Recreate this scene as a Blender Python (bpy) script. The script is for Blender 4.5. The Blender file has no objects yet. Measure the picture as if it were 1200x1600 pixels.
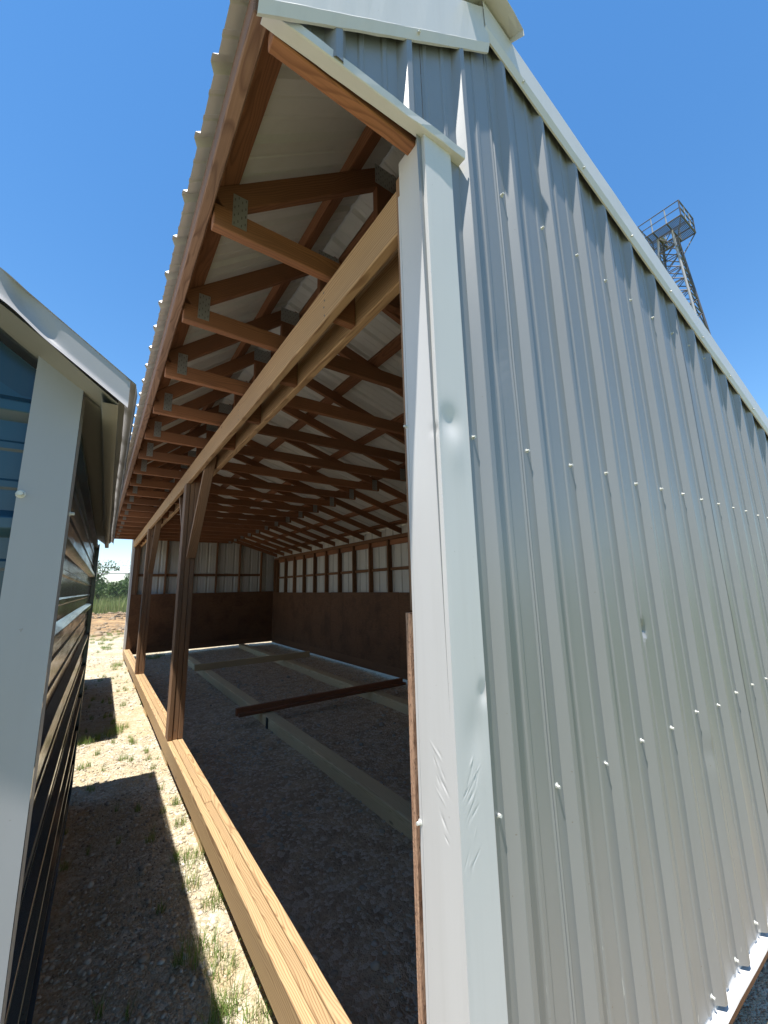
import bpy, bmesh, math, random
import numpy as np
from mathutils import Vector, Matrix
random.seed(7); np.random.seed(7)
S = bpy.context.scene
C = S.collection

# ------------------------------------------------------------------ camera, sky, sun, exposure
CAM = Vector((-0.657, -0.6835, 1.54))
YAW, PITCH, ROLL, FPX = 0.61, 0.1949, -0.0213, 629.6
cam = bpy.data.cameras.new('camera'); camo = bpy.data.objects.new('camera', cam); C.objects.link(camo)
fw = Vector((math.sin(YAW)*math.cos(PITCH), math.cos(YAW)*math.cos(PITCH), math.sin(PITCH)))
rt = Vector((math.cos(YAW), -math.sin(YAW), 0)); up = rt.cross(fw)
r2 = rt*math.cos(ROLL)+up*math.sin(ROLL); u2 = -rt*math.sin(ROLL)+up*math.cos(ROLL)
m = Matrix((r2, u2, -fw)).transposed().to_4x4(); m.translation = CAM
camo.matrix_world = m
cam.sensor_fit = 'VERTICAL'; cam.sensor_height = 36; cam.lens = FPX/1600*36
cam.shift_x = 4.63/1600; cam.shift_y = -8.16/1600
cam.clip_start = 0.02; cam.clip_end = 3000
S.camera = camo

SUN = Vector((-0.25, -0.112, 1)).normalized()          # direction towards the sun
elev = math.asin(SUN.z); azim = math.atan2(SUN.x, SUN.y)
w = bpy.data.worlds.new('World'); S.world = w; w.use_nodes = True
nt = w.node_tree; bg = nt.nodes['Background']
sky = nt.nodes.new('ShaderNodeTexSky'); sky.sky_type = 'NISHITA'; sky.sun_disc = False
sky.sun_elevation = elev; sky.sun_rotation = azim
sky.altitude = 250; sky.air_density = 0.9; sky.dust_density = 0.0; sky.ozone_density = 2.2
hs_ = nt.nodes.new('ShaderNodeHueSaturation'); hs_.inputs['Saturation'].default_value = 1.28; hs_.inputs['Hue'].default_value = 0.5
k1_ = nt.nodes.new('ShaderNodeVectorMath'); k1_.operation = 'MULTIPLY_ADD'; k1_.inputs[1].default_value = (.06, .06, .06); k1_.inputs[2].default_value = (1, 1, 1)
k2_ = nt.nodes.new('ShaderNodeVectorMath'); k2_.operation = 'DIVIDE'
nt.links.new(sky.outputs[0], k1_.inputs[0]); nt.links.new(sky.outputs[0], k2_.inputs[0]); nt.links.new(k1_.outputs[0], k2_.inputs[1])
nt.links.new(k2_.outputs[0], hs_.inputs['Color']); nt.links.new(hs_.outputs[0], bg.inputs[0]); bg.inputs[1].default_value = 0.15
sl = bpy.data.lights.new('sun', 'SUN'); sl.energy = 5.0; sl.angle = math.radians(0.53); sl.color = (1, 0.955, 0.88)
so = bpy.data.objects.new('sun', sl); C.objects.link(so)
so.rotation_euler = SUN.to_track_quat('Z', 'Y').to_euler(); so.location = (-6, -4, 20)
S.view_settings.view_transform = 'Standard'; S.view_settings.look = 'None'
S.view_settings.gamma = 1; S.view_settings.use_curve_mapping = False
S.view_settings.exposure = 1.05
S.render.engine = 'CYCLES'
S.cycles.max_bounces = 7; S.cycles.diffuse_bounces = 5; S.cycles.glossy_bounces = 3
S.render.resolution_x = 768; S.render.resolution_y = 1024

# ------------------------------------------------------------------ materials
def newmat(name):
    mt = bpy.data.materials.new(name); mt.use_nodes = True
    n = mt.node_tree.nodes; return mt, n, mt.node_tree.links, n['Principled BSDF']
def N(n, t, **kw):
    x = n.new('ShaderNode'+t)
    for k, v in kw.items():
        if k in ('op',): x.operation = v
        else: setattr(x, k, v)
    return x
def mth(n, l, op, a, b=None, c=None, clamp=False):
    x = n.new('ShaderNodeMath'); x.operation = op; x.use_clamp = clamp
    for i, v in enumerate((a, b, c)):
        if v is None: continue
        if isinstance(v, (int, float)): x.inputs[i].default_value = v
        else: l.new(v, x.inputs[i])
    return x.outputs[0]
def ramp(n, l, fac, stops, interp='LINEAR'):
    x = n.new('ShaderNodeValToRGB'); x.color_ramp.interpolation = interp
    e = x.color_ramp.elements
    while len(e) < len(stops): e.new(0.5)
    for k, (p, c) in zip(e, stops):
        k.position = p; k.color = (c[0], c[1], c[2], 1) if not isinstance(c, (int, float)) else (c, c, c, 1)
    l.new(fac, x.inputs[0]); return x.outputs[0]
def mix(n, l, fac, a, b, mode='MIX'):
    x = n.new('ShaderNodeMix'); x.data_type = 'RGBA'; x.blend_type = mode
    for s, v in ((0, fac), (6, a), (7, b)):
        if isinstance(v, (int, float)): x.inputs[s].default_value = v
        elif isinstance(v, tuple): x.inputs[s].default_value = (v[0], v[1], v[2], 1)
        else: l.new(v, x.inputs[s])
    return x.outputs[2]
def noise(n, l, vec, scale, detail=3, rough=0.5, dist=0.0):
    x = n.new('ShaderNodeTexNoise'); x.inputs['Scale'].default_value = scale; x.inputs['Detail'].default_value = detail
    x.inputs['Roughness'].default_value = rough; x.inputs['Distortion'].default_value = dist
    if vec is not None: l.new(vec, x.inputs['Vector'])
    return x.outputs[0]
def scaled(n, l, vec, s, off=None):
    x = n.new('ShaderNodeMapping'); x.vector_type = 'POINT'; x.inputs['Scale'].default_value = s
    l.new(vec, x.inputs[0])
    if off is not None: l.new(off, x.inputs['Location'])
    return x.outputs[0]
def bump(n, l, h, strength, dist, prev=None):
    x = n.new('ShaderNodeBump'); x.inputs['Strength'].default_value = strength; x.inputs['Distance'].default_value = dist
    l.new(h, x.inputs['Height'])
    if prev is not None: l.new(prev, x.inputs['Normal'])
    return x.outputs[0]

def wood(name, light, dark, stain, ring=0.006, rough=0.75, stain_amt=0.5, contrast=1.0, var=0.25):
    mt, n, l, p = newmat(name)
    tc = n.new('ShaderNodeTexCoord'); oi = n.new('ShaderNodeObjectInfo')
    rnd = oi.outputs['Random']
    cx = n.new('ShaderNodeCombineXYZ')
    l.new(mth(n, l, 'MULTIPLY', rnd, 37.0), cx.inputs[0])
    l.new(mth(n, l, 'MULTIPLY', mth(n, l, 'FRACT', mth(n, l, 'MULTIPLY', rnd, 13.7)), 0.11), cx.inputs[1])
    l.new(mth(n, l, 'ADD', mth(n, l, 'MULTIPLY', mth(n, l, 'FRACT', mth(n, l, 'MULTIPLY', rnd, 71.3)), 0.10), 0.03), cx.inputs[2])
    va = n.new('ShaderNodeVectorMath'); va.operation = 'ADD'; l.new(tc.outputs['Object'], va.inputs[0]); l.new(cx.outputs[0], va.inputs[1])
    v = va.outputs[0]
    n1 = noise(n, l, scaled(n, l, v, (1.6, 9, 9)), 1.0, 2)
    n2 = noise(n, l, scaled(n, l, v, (5, 14, 14)), 1.0, 2)
    sp = n.new('ShaderNodeSeparateXYZ'); l.new(v, sp.inputs[0])
    y2 = mth(n, l, 'MULTIPLY', sp.outputs[1], sp.outputs[1]); z2 = mth(n, l, 'MULTIPLY', sp.outputs[2], sp.outputs[2])
    r = mth(n, l, 'SQRT', mth(n, l, 'ADD', y2, z2))
    r = mth(n, l, 'ADD', r, mth(n, l, 'MULTIPLY', n1, 0.075))
    r = mth(n, l, 'ADD', r, mth(n, l, 'MULTIPLY', n2, 0.012))
    ph = mth(n, l, 'FRACT', mth(n, l, 'DIVIDE', r, ring))
    rings = ramp(n, l, ph, [(0.0, 0.0), (0.45, 0.12), (0.8, 1.0), (0.93, 0.55), (1.0, 0.0)])
    fib = noise(n, l, scaled(n, l, v, (3, 260, 260)), 1.0, 3, 0.6)
    lo = noise(n, l, scaled(n, l, v, (1.1, 5, 5)), 1.3, 4, 0.6)
    base = mix(n, l, mth(n, l, 'MULTIPLY', rings, 0.62*contrast), light, dark)
    base = mix(n, l, mth(n, l, 'MULTIPLY', ramp(n, l, fib, [(0.35, 0.0), (0.75, 1.0)]), 0.35), base, dark)
    base = mix(n, l, mth(n, l, 'MULTIPLY', ramp(n, l, lo, [(0.42, 0.0), (0.72, 1.0)]), stain_amt), base, stain)
    # knots
    vo = n.new('ShaderNodeTexVoronoi'); vo.inputs['Scale'].default_value = 1.0; vo.feature = 'F1'
    l.new(scaled(n, l, v, (2.3, 6.5, 6.5)), vo.inputs['Vector'])
    kn = ramp(n, l, vo.outputs['Distance'], [(0.035, 1.0), (0.075, 0.0)])
    base = mix(n, l, mth(n, l, 'MULTIPLY', kn, 0.75), base, tuple(c*0.35 for c in dark))
    hv = n.new('ShaderNodeHueSaturation'); hv.inputs['Hue'].default_value = 0.5
    l.new(mth(n, l, 'ADD', 1-var/2, mth(n, l, 'MULTIPLY', mth(n, l, 'FRACT', mth(n, l, 'MULTIPLY', rnd, 29.1)), var)), hv.inputs['Value'])
    l.new(base, hv.inputs['Color']); l.new(hv.outputs[0], p.inputs['Base Color'])
    p.inputs['Roughness'].default_value = rough
    p.inputs['Specular IOR Level'].default_value = 0.3
    l.new(bump(n, l, fib, 0.5, 0.0012), p.inputs['Normal'])
    return mt

def metal(name, col, rough=0.38, dirt=(0.36, 0.31, 0.24), dirt_h=0.5, dirt_amt=0.35, spec=0.5, coat=0.0, wav=0.25, scratch=0.5, metallic=0.0):
    mt, n, l, p = newmat(name)
    g = n.new('ShaderNodeNewGeometry'); pos = g.outputs['Position']
    sp = n.new('ShaderNodeSeparateXYZ'); l.new(pos, sp.inputs[0])
    big = noise(n, l, pos, 1.7, 4, 0.55)
    st = noise(n, l, scaled(n, l, pos, (14, 14, 0.7)), 1.0, 5, 0.65)
    c = mix(n, l, mth(n, l, 'MULTIPLY', ramp(n, l, big, [(0.35, 0.0), (0.75, 1.0)]), 0.22), col, tuple(x*0.78 for x in col))
    # dust splashed up from the ground, streaks
    hfac = mth(n, l, 'SUBTRACT', 1.0, mth(n, l, 'DIVIDE', sp.outputs[2], dirt_h), clamp=True)
    d = mth(n, l, 'MULTIPLY', mth(n, l, 'POWER', hfac, 1.3), mth(n, l, 'MULTIPLY', ramp(n, l, st, [(0.3, 0.2), (0.75, 1.0)]), dirt_amt))
    c = mix(n, l, d, c, dirt)
    stk = mth(n, l, 'MULTIPLY', ramp(n, l, st, [(0.5, 0.0), (0.8, 1.0)]), 0.12)
    c = mix(n, l, stk, c, tuple(x*0.6 for x in dirt))
    # scuffs
    sc = noise(n, l, scaled(n, l, pos, (60, 60, 7)), 1.0, 2, 0.5, 1.5)
    scm = mth(n, l, 'MULTIPLY', ramp(n, l, sc, [(0.715, 0.0), (0.735, 1.0)]), mth(n, l, 'MULTIPLY', hfac, scratch))
    c = mix(n, l, scm, c, (0.8, 0.8, 0.77))
    spk = ramp(n, l, noise(n, l, pos, 95, 2, 0.5), [(0.76, 0.0), (0.79, 1.0)])
    c = mix(n, l, mth(n, l, 'MULTIPLY', spk, scratch*1.2, clamp=True), c, (0.16, 0.11, 0.075))
    l.new(c, p.inputs['Base Color'])
    rr = mth(n, l, 'ADD', rough, mth(n, l, 'MULTIPLY', mth(n, l, 'SUBTRACT', big, 0.5), 0.16))
    rr = mth(n, l, 'ADD', rr, mth(n, l, 'MULTIPLY', d, 0.35))
    l.new(rr, p.inputs['Roughness']); p.inputs['Specular IOR Level'].default_value = spec
    p.inputs['Coat Weight'].default_value = coat; p.inputs['Metallic'].default_value = metallic
    f = noise(n, l, pos, 420, 2)
    b1 = bump(n, l, f, 0.12, 0.0004)
    wv = noise(n, l, scaled(n, l, pos, (5, 5, 2.2)), 1.0, 2)
    l.new(bump(n, l, wv, wav, 0.006, b1), p.inputs['Normal'])
    return mt

M = {}
M['truss'] = wood('truss_lumber', (0.285, 0.126, 0.06), (0.118, 0.045, 0.021), (0.13, 0.06, 0.034), 0.007, stain_amt=0.55, var=0.4)
M['fascia'] = wood('fascia_lumber', (0.27, 0.155, 0.098), (0.10, 0.046, 0.028), (0.13, 0.082, 0.06), 0.006, stain_amt=0.65, contrast=1.2)
M['header'] = wood('header_lumber', (0.49, 0.315, 0.165), (0.25, 0.138, 0.065), (0.27, 0.165, 0.09), 0.011, stain_amt=0.5, contrast=1.5)
M['post'] = wood('post_lumber', (0.27, 0.16, 0.09), (0.125, 0.063, 0.033), (0.15, 0.098, 0.065), 0.008, stain_amt=0.6)
M['sill'] = wood('sill_lumber', (0.44, 0.31, 0.165), (0.20, 0.11, 0.05), (0.29, 0.205, 0.125), 0.008, stain_amt=0.35, contrast=1.35)
M['timber'] = wood('treated_timber', (0.68, 0.52, 0.30), (0.42, 0.28, 0.135), (0.47, 0.34, 0.2), 0.008, stain_amt=0.5)
M['plank'] = wood('dark_plank', (0.30, 0.12, 0.055), (0.13, 0.05, 0.025), (0.15, 0.065, 0.035), 0.007)
M['stud'] = wood('stud_lumber', (0.20, 0.098, 0.045), (0.10, 0.043, 0.02), (0.11, 0.055, 0.03), 0.007, var=0.35)

def plywood(name, a, b):
    mt, n, l, p = newmat(name)
    tc = n.new('ShaderNodeTexCoord'); oi = n.new('ShaderNodeObjectInfo'); v = tc.outputs['Object']
    cx = n.new('ShaderNodeCombineXYZ'); l.new(mth(n, l, 'MULTIPLY', oi.outputs['Random'], 19.0), cx.inputs[0])
    va = n.new('ShaderNodeVectorMath'); l.new(v, va.inputs[0]); l.new(cx.outputs[0], va.inputs[1]); v = va.outputs[0]
    n1 = noise(n, l, scaled(n, l, v, (1.2, 1.2, 3.5)), 1.0, 2)
    bands = mth(n, l, 'FRACT', mth(n, l, 'MULTIPLY', n1, 17.0))
    bb = ramp(n, l, bands, [(0.0, 0.0), (0.7, 0.35), (0.92, 1.0), (1.0, 0.0)])
    fib = noise(n, l, scaled(n, l, v, (6, 6, 160)), 1.0, 3)
    c = mix(n, l, mth(n, l, 'MULTIPLY', bb, 0.55), a, b)
    c = mix(n, l, mth(n, l, 'MULTIPLY', fib, 0.4), c, b)
    st = noise(n, l, v, 2.4, 5, 0.62)
    c = mix(n, l, mth(n, l, 'MULTIPLY', ramp(n, l, st, [(0.45, 0.0), (0.7, 1.0)]), 0.55), c, tuple(x*0.4 for x in b))
    l.new(c, p.inputs['Base Color']); p.inputs['Roughness'].default_value = 0.7; p.inputs['Specular IOR Level'].default_value = 0.25
    l.new(bump(n, l, fib, 0.3, 0.001), p.inputs['Normal'])
    return mt
M['ply'] = plywood('plywood_face', (0.15, 0.072, 0.034), (0.075, 0.034, 0.016))
def plyedge():
    mt, n, l, p = newmat('plywood_edge')
    g = n.new('ShaderNodeNewGeometry'); pos = g.outputs['Position']
    a = noise(n, l, scaled(n, l, pos, (30, 520, 12)), 1.0, 3, 0.6)
    b = noise(n, l, scaled(n, l, pos, (200, 200, 90)), 1.0, 3, 0.7)
    c = ramp(n, l, a, [(0.3, (0.16, 0.075, 0.04)), (0.5, (0.38, 0.22, 0.14)), (0.7, (0.5, 0.32, 0.21))])
    c = mix(n, l, ramp(n, l, b, [(0.58, 0.0), (0.66, 0.8)]), c, (0.07, 0.035, 0.02))
    l.new(c, p.inputs['Base Color']); p.inputs['Roughness'].default_value = 0.85
    l.new(bump(n, l, b, 0.8, 0.003), p.inputs['Normal']); return mt
M['plyedge'] = plyedge()
M['panel'] = metal('painted_steel_grey', (0.25, 0.254, 0.256), 0.38, dirt=(0.24, 0.22, 0.185), dirt_h=0.8, dirt_amt=0.3, wav=0.03, spec=0.4, metallic=0.22)
M['inside'] = metal('steel_backside', (0.50, 0.49, 0.45), 0.5, dirt_amt=0.1, wav=0.12, scratch=0.0)
M['trim'] = metal('painted_steel_white', (0.56, 0.548, 0.54), 0.38, dirt_h=0.7, dirt_amt=0.18, wav=0.05, scratch=0.25, spec=0.35)
M['trim_shaded'] = metal('white_steel_shaded', (0.31, 0.305, 0.315), 0.42, dirt_h=0.7, dirt_amt=0.15, wav=0.12, scratch=0.25, spec=0.35)  # darker copy of the white trim; the left shed's shade is in its colour
M['navy_sky'] = metal('navy_steel_sky', (0.014, 0.052, 0.082), 0.22, dirt=(0.14, 0.12, 0.09), dirt_h=0.5, dirt_amt=0.15, wav=0.2, scratch=0.02)  # navy front cladding brightened; sky reflection is put into its colour
M['roof'] = metal('roof_steel', (0.62, 0.61, 0.575), 0.42, dirt_amt=0.1, wav=0.1, scratch=0)
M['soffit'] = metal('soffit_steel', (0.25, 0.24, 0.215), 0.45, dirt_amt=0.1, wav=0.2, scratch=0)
M['navy'] = metal('navy_steel', (0.014, 0.038, 0.055), 0.16, dirt=(0.14, 0.12, 0.09), dirt_h=0.5, dirt_amt=0.15, wav=0.35, scratch=0.02)
def plain(name, col, rough=0.5, metallic=0.0, nz=0.15, sc=60):
    mt, n, l, p = newmat(name)
    g = n.new('ShaderNodeNewGeometry')
    f = noise(n, l, g.outputs['Position'], sc, 4)
    l.new(mix(n, l, mth(n, l, 'MULTIPLY', f, nz*2), col, tuple(c*0.5 for c in col)), p.inputs['Base Color'])
    p.inputs['Roughness'].default_value = rough; p.inputs['Metallic'].default_value = metallic
    return mt
M['galv'] = plain('galvanised', (0.42, 0.43, 0.42), 0.42, 0.75)
M['hole'] = plain('punched_slot', (0.14, 0.135, 0.13), 0.7)
M['screw'] = plain('screw_paint', (0.55, 0.55, 0.51), 0.45)
M['black'] = plain('black_strap', (0.02, 0.02, 0.02), 0.6)
M['fence'] = plain('fence_wire', (0.20, 0.21, 0.21), 0.5, 0.6)
M['tower'] = plain('tower_steel', (0.10, 0.095, 0.10), 0.6, 0.3, sc=3)
M['towerpale'] = plain('tower_pale_steel', (0.34, 0.34, 0.34), 0.55, 0.2, sc=3)
M['bark'] = plain('bark', (0.10, 0.075, 0.055), 0.9, sc=25)

def leafmat(name, a, b, c=None):
    mt, n, l, p = newmat(name)
    g = n.new('ShaderNodeNewGeometry')
    col = ramp(n, l, g.outputs['Random Per Island'], [(0.0, a), (0.6, b), (1.0, c or b)])
    l.new(col, p.inputs['Base Color']); p.inputs['Roughness'].default_value = 0.6
    p.inputs['Specular IOR Level'].default_value = 0.25
    tr = n.new('ShaderNodeBsdfTranslucent'); l.new(col, tr.inputs[0])
    ms = n.new('ShaderNodeMixShader'); ms.inputs[0].default_value = 0.3
    out = n['Material Output']; l.new(p.outputs[0], ms.inputs[1]); l.new(tr.outputs[0], ms.inputs[2]); l.new(ms.outputs[0], out.inputs[0])
    return mt
M['grass'] = leafmat('grass_blades', (0.10, 0.19, 0.035), (0.17, 0.27, 0.06), (0.34, 0.31, 0.14))
M['tall'] = leafmat('tall_grass_blades', (0.13, 0.19, 0.05), (0.22, 0.27, 0.085), (0.36, 0.33, 0.15))
M['leaf'] = leafmat('shrub_leaves', (0.035, 0.075, 0.02), (0.07, 0.13, 0.035), (0.11, 0.17, 0.05))

def groundmat():
    mt, n, l, p = newmat('gravel_ground')
    g = n.new('ShaderNodeNewGeometry'); pos = g.outputs['Position']
    sp = n.new('ShaderNodeSeparateXYZ'); l.new(pos, sp.inputs[0])
    v1 = n.new('ShaderNodeTexVoronoi'); v1.inputs['Scale'].default_value = 46; l.new(pos, v1.inputs['Vector'])
    v2 = n.new('ShaderNodeTexVoronoi'); v2.inputs['Scale'].default_value = 120; l.new(pos, v2.inputs['Vector'])
    hs = n.new('ShaderNodeSeparateColor'); l.new(v1.outputs['Color'], hs.inputs[0])
    h2 = n.new('ShaderNodeSeparateColor'); l.new(v2.outputs['Color'], h2.inputs[0])
    st = ramp(n, l, hs.outputs[0], [(0.0, (0.33, 0.28, 0.20)), (0.5, (0.48, 0.43, 0.33)), (1.0, (0.63, 0.585, 0.48))])
    fn = ramp(n, l, h2.outputs[1], [(0.0, (0.30, 0.24, 0.16)), (1.0, (0.52, 0.455, 0.34))])
    big = noise(n, l, pos, 1.3, 5, 0.6); mid = noise(n, l, pos, 7, 5, 0.65)
    c = mix(n, l, ramp(n, l, mid, [(0.42, 0.0), (0.58, 1.0)]), st, fn)
    c = mix(n, l, mth(n, l, 'MULTIPLY', ramp(n, l, big, [(0.42, 0.0), (0.62, 1.0)]), 0.6), c, (0.40, 0.30, 0.165))
    # bare earth under the roof, colour lightened and warmed to offset the shade
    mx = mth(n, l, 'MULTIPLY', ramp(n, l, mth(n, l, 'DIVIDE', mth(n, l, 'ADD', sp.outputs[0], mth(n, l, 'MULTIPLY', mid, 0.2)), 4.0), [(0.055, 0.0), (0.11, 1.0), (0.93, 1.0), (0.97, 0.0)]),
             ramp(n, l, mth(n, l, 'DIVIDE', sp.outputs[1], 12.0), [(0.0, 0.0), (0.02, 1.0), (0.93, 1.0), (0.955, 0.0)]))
    lifted_soil = mix(n, l, ramp(n, l, mid, [(0.3, 0.0), (0.75, 1.0)]), (0.30, 0.19, 0.11), (0.70, 0.49, 0.31))
    lifted_soil = mix(n, l, ramp(n, l, hs.outputs[1], [(0.70, 0.0), (0.78, 0.7)]), lifted_soil, (0.72, 0.58, 0.43))
    c = mix(n, l, mth(n, l, 'MULTIPLY', mx, 0.85), c, lifted_soil)
    # farther off: brown dirt and thin grass
    yy = mth(n, l, 'ADD', sp.outputs[1], mth(n, l, 'MULTIPLY', mth(n, l, 'SUBTRACT', big, 0.5), 7.0))
    dirt = mix(n, l, ramp(n, l, noise(n, l, pos, 2.2, 6, 0.7), [(0.35, 0.0), (0.62, 1.0)]), (0.42, 0.27, 0.14), (0.16, 0.115, 0.07))
    c = mix(n, l, ramp(n, l, mth(n, l, 'DIVIDE', yy, 40.0), [(0.40, 0.0), (0.47, 1.0)]), c, dirt)
    gr = mix(n, l, mid, (0.10, 0.14, 0.05), (0.19, 0.21, 0.08))
    c = mix(n, l, ramp(n, l, mth(n, l, 'DIVIDE', yy, 80.0), [(0.37, 0.0), (0.41, 1.0)]), c, gr)
    c = mix(n, l, mth(n, l, 'MULTIPLY', ramp(n, l, mth(n, l, 'DIVIDE', mth(n, l, 'ADD', sp.outputs[0], mth(n, l, 'MULTIPLY', big, 20.0)), 100.0), [(0.18, 0.0), (0.3, 1.0)]), 0.8), c, gr)
    lot = ramp(n, l, mth(n, l, 'DIVIDE', mth(n, l, 'ADD', sp.outputs[1], mth(n, l, 'ADD', mth(n, l, 'MULTIPLY', big, 1.6), 10.0)), 20.0), [(0.47, 1.0), (0.51, 0.0)])  # unseen grass behind the camera, added to cut bounce light on the gable
    c = mix(n, l, mth(n, l, 'MULTIPLY', lot, 0.9), c, gr)
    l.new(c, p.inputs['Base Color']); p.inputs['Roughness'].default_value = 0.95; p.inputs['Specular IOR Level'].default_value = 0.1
    hgt = mth(n, l, 'ADD', mth(n, l, 'MULTIPLY', v1.outputs['Distance'], -1.0), mth(n, l, 'MULTIPLY', v2.outputs['Distance'], -0.5))
    b = bump(n, l, hgt, 0.9, 0.012); l.new(bump(n, l, mid, 0.5, 0.03, b), p.inputs['Normal'])
    return mt
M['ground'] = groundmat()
def stonemat():
    mt, n, l, p = newmat('gravel_stones')
    g = n.new('ShaderNodeNewGeometry')
    sp = n.new('ShaderNodeSeparateXYZ'); l.new(g.outputs['Position'], sp.inputs[0])
    c = ramp(n, l, g.outputs['Random Per Island'], [(0.0, (0.24, 0.20, 0.145)), (0.45, (0.45, 0.40, 0.31)), (1.0, (0.66, 0.62, 0.53))])
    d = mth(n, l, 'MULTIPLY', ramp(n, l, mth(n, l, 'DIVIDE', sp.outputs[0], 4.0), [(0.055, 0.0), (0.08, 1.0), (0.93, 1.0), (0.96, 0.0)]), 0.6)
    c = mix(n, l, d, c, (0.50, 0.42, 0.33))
    c = mix(n, l, ramp(n, l, mth(n, l, 'DIVIDE', sp.outputs[1], 40.0), [(0.40, 0.0), (0.45, 0.85)]), c, mix(n, l, g.outputs['Random Per Island'], (0.38, 0.25, 0.13), (0.15, 0.105, 0.065)))
    f = noise(n, l, g.outputs['Position'], 160, 3)
    c = mix(n, l, mth(n, l, 'MULTIPLY', f, 0.4), c, (0.24, 0.20, 0.15))
    l.new(c, p.inputs['Base Color']); p.inputs['Roughness'].default_value = 0.9; p.inputs['Specular IOR Level'].default_value = 0.15
    return mt
M['stones'] = stonemat()

# ------------------------------------------------------------------ helpers
def link(o, parent=None):
    C.objects.link(o)
    if parent is not None: o.parent = parent
    return o
def empty(name, loc=(0, 0, 0), rz=0.0, parent=None):
    o = bpy.data.objects.new(name, None); o.empty_display_size = 0.1; o.location = loc; o.rotation_euler = (0, 0, rz)
    return link(o, parent)
def tag(o, label=None, cat=None, group=None, kind=None):
    for k, v in (('label', label), ('category', cat), ('group', group), ('kind', kind)):
        if v: o[k] = v
    return o
def mesh(name, verts, faces, mat, parent=None, smooth=False, loc=None):
    me = bpy.data.meshes.new(name); me.from_pydata([tuple(v) for v in verts], [], faces)
    bm = bmesh.new(); bm.from_mesh(me); bmesh.ops.recalc_face_normals(bm, faces=bm.faces); bm.to_mesh(me); bm.free()
    me.materials.append(M[mat])
    if smooth:
        for f in me.polygons: f.use_smooth = True
    o = bpy.data.objects.new(name, me)
    if loc is not None: o.location = loc
    return link(o, parent)
def same(name, src, parent=None, loc=None, mw=None):
    o = bpy.data.objects.new(name, src.data)
    if loc is not None: o.location = loc
    if mw is not None: o.matrix_basis = mw
    return link(o, parent)
_boxes = {}
def box_mesh(lx, ly, lz, mat, bev=0.003):
    k = (round(lx, 4), round(ly, 4), round(lz, 4), mat, bev)
    if k in _boxes: return _boxes[k]
    bm = bmesh.new(); bmesh.ops.create_cube(bm, size=1)
    bmesh.ops.scale(bm, vec=(lx, ly, lz), verts=bm.verts)
    if bev: bmesh.ops.bevel(bm, geom=bm.edges[:], offset=min(bev, ly*.2, lz*.2), segments=1, affect='EDGES')
    me = bpy.data.meshes.new('board'); bm.to_mesh(me); bm.free(); me.materials.append(M[mat]); _boxes[k] = me
    return me
def board(name, p0, p1, wy, hz, mat, parent=None, side=(0, 1, 0), bev=0.003):
    """a length of lumber from p0 to p1 along local X; local Y follows 'side', size wy; the other size hz"""
    p0 = Vector(p0); p1 = Vector(p1); d = p1-p0; L = d.length; x = d/L
    s = Vector(side); y = (s-x*s.dot(x)).normalized(); z = x.cross(y)
    o = bpy.data.objects.new(name, box_mesh(L, wy, hz, mat, bev))
    mw = Matrix((x, y, z)).transposed().to_4x4(); mw.translation = (p0+p1)/2
    o.matrix_basis = mw
    return link(o, parent)
def bx(name, x0, x1, y0, y1, z0, z1, mat, parent=None, axis='y', bev=0.003):
    """axis-aligned lumber given by its bounds, grain along axis"""
    c = ((x0+x1)/2, (y0+y1)/2, (z0+z1)/2)
    if axis == 'x': return board(name, (x0, c[1], c[2]), (x1, c[1], c[2]), y1-y0, z1-z0, mat, parent, (0, 1, 0), bev)
    if axis == 'y': return board(name, (c[0], y0, c[2]), (c[0], y1, c[2]), x1-x0, z1-z0, mat, parent, (1, 0, 0), bev)
    return board(name, (c[0], c[1], z0), (c[0], c[1], z1), x1-x0, y1-y0, mat, parent, (1, 0, 0), bev)
RIB = 0.2286
def rib_profile(start, end, phase=0.0, h=0.019, mh=0.003, bw=.026, tw_=.011):
    """(s, height) points of a ribbed steel sheet with major ribs at phase + k*RIB"""
    pts = []
    k0 = int(math.floor((start-phase)/RIB))-1; k1 = int(math.ceil((end-phase)/RIB))+1
    for k in range(k0, k1+1):
        c = phase+k*RIB
        pts += [(c-bw, 0), (c-tw_, h), (c-tw_+.002, h+.0008), (c+tw_-.002, h+.0008), (c+tw_, h), (c+bw, 0)]
        for q in (RIB/3, 2*RIB/3):
            pts += [(c+q-.011, 0), (c+q-.006, mh), (c+q+.006, mh), (c+q+.011, 0)]
    pts.sort()
    out = [p for p in pts if start < p[0] < end]
    def at(s):
        a = [p for p in pts if p[0] <= s][-1]; b = [p for p in pts if p[0] >= s][0]
        if b[0] == a[0]: return a[1]
        return a[1]+(b[1]-a[1])*(s-a[0])/(b[0]-a[0])
    return [(start, at(start))]+out+[(end, at(end))]
def sheet(name, prof, lo, hi, fn, mat, parent, rows=1, thick=0.0006):
    """extrude profile; lo/hi(s) give the run limits; fn(s,h,t) -> point. Closed thin sheet is left single-sided (steel)"""
    V = []; F = []; n = len(prof)
    for s, h in prof:
        a, b = lo(s), hi(s)
        for r in range(rows+1):
            V.append(fn(s, h, a+(b-a)*r/rows))
    for i in range(n-1):
        for r in range(rows):
            q = i*(rows+1)+r
            F.append((q, q+rows+1, q+rows+2, q+1))
    return mesh(name, V, F, mat, parent)
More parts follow.
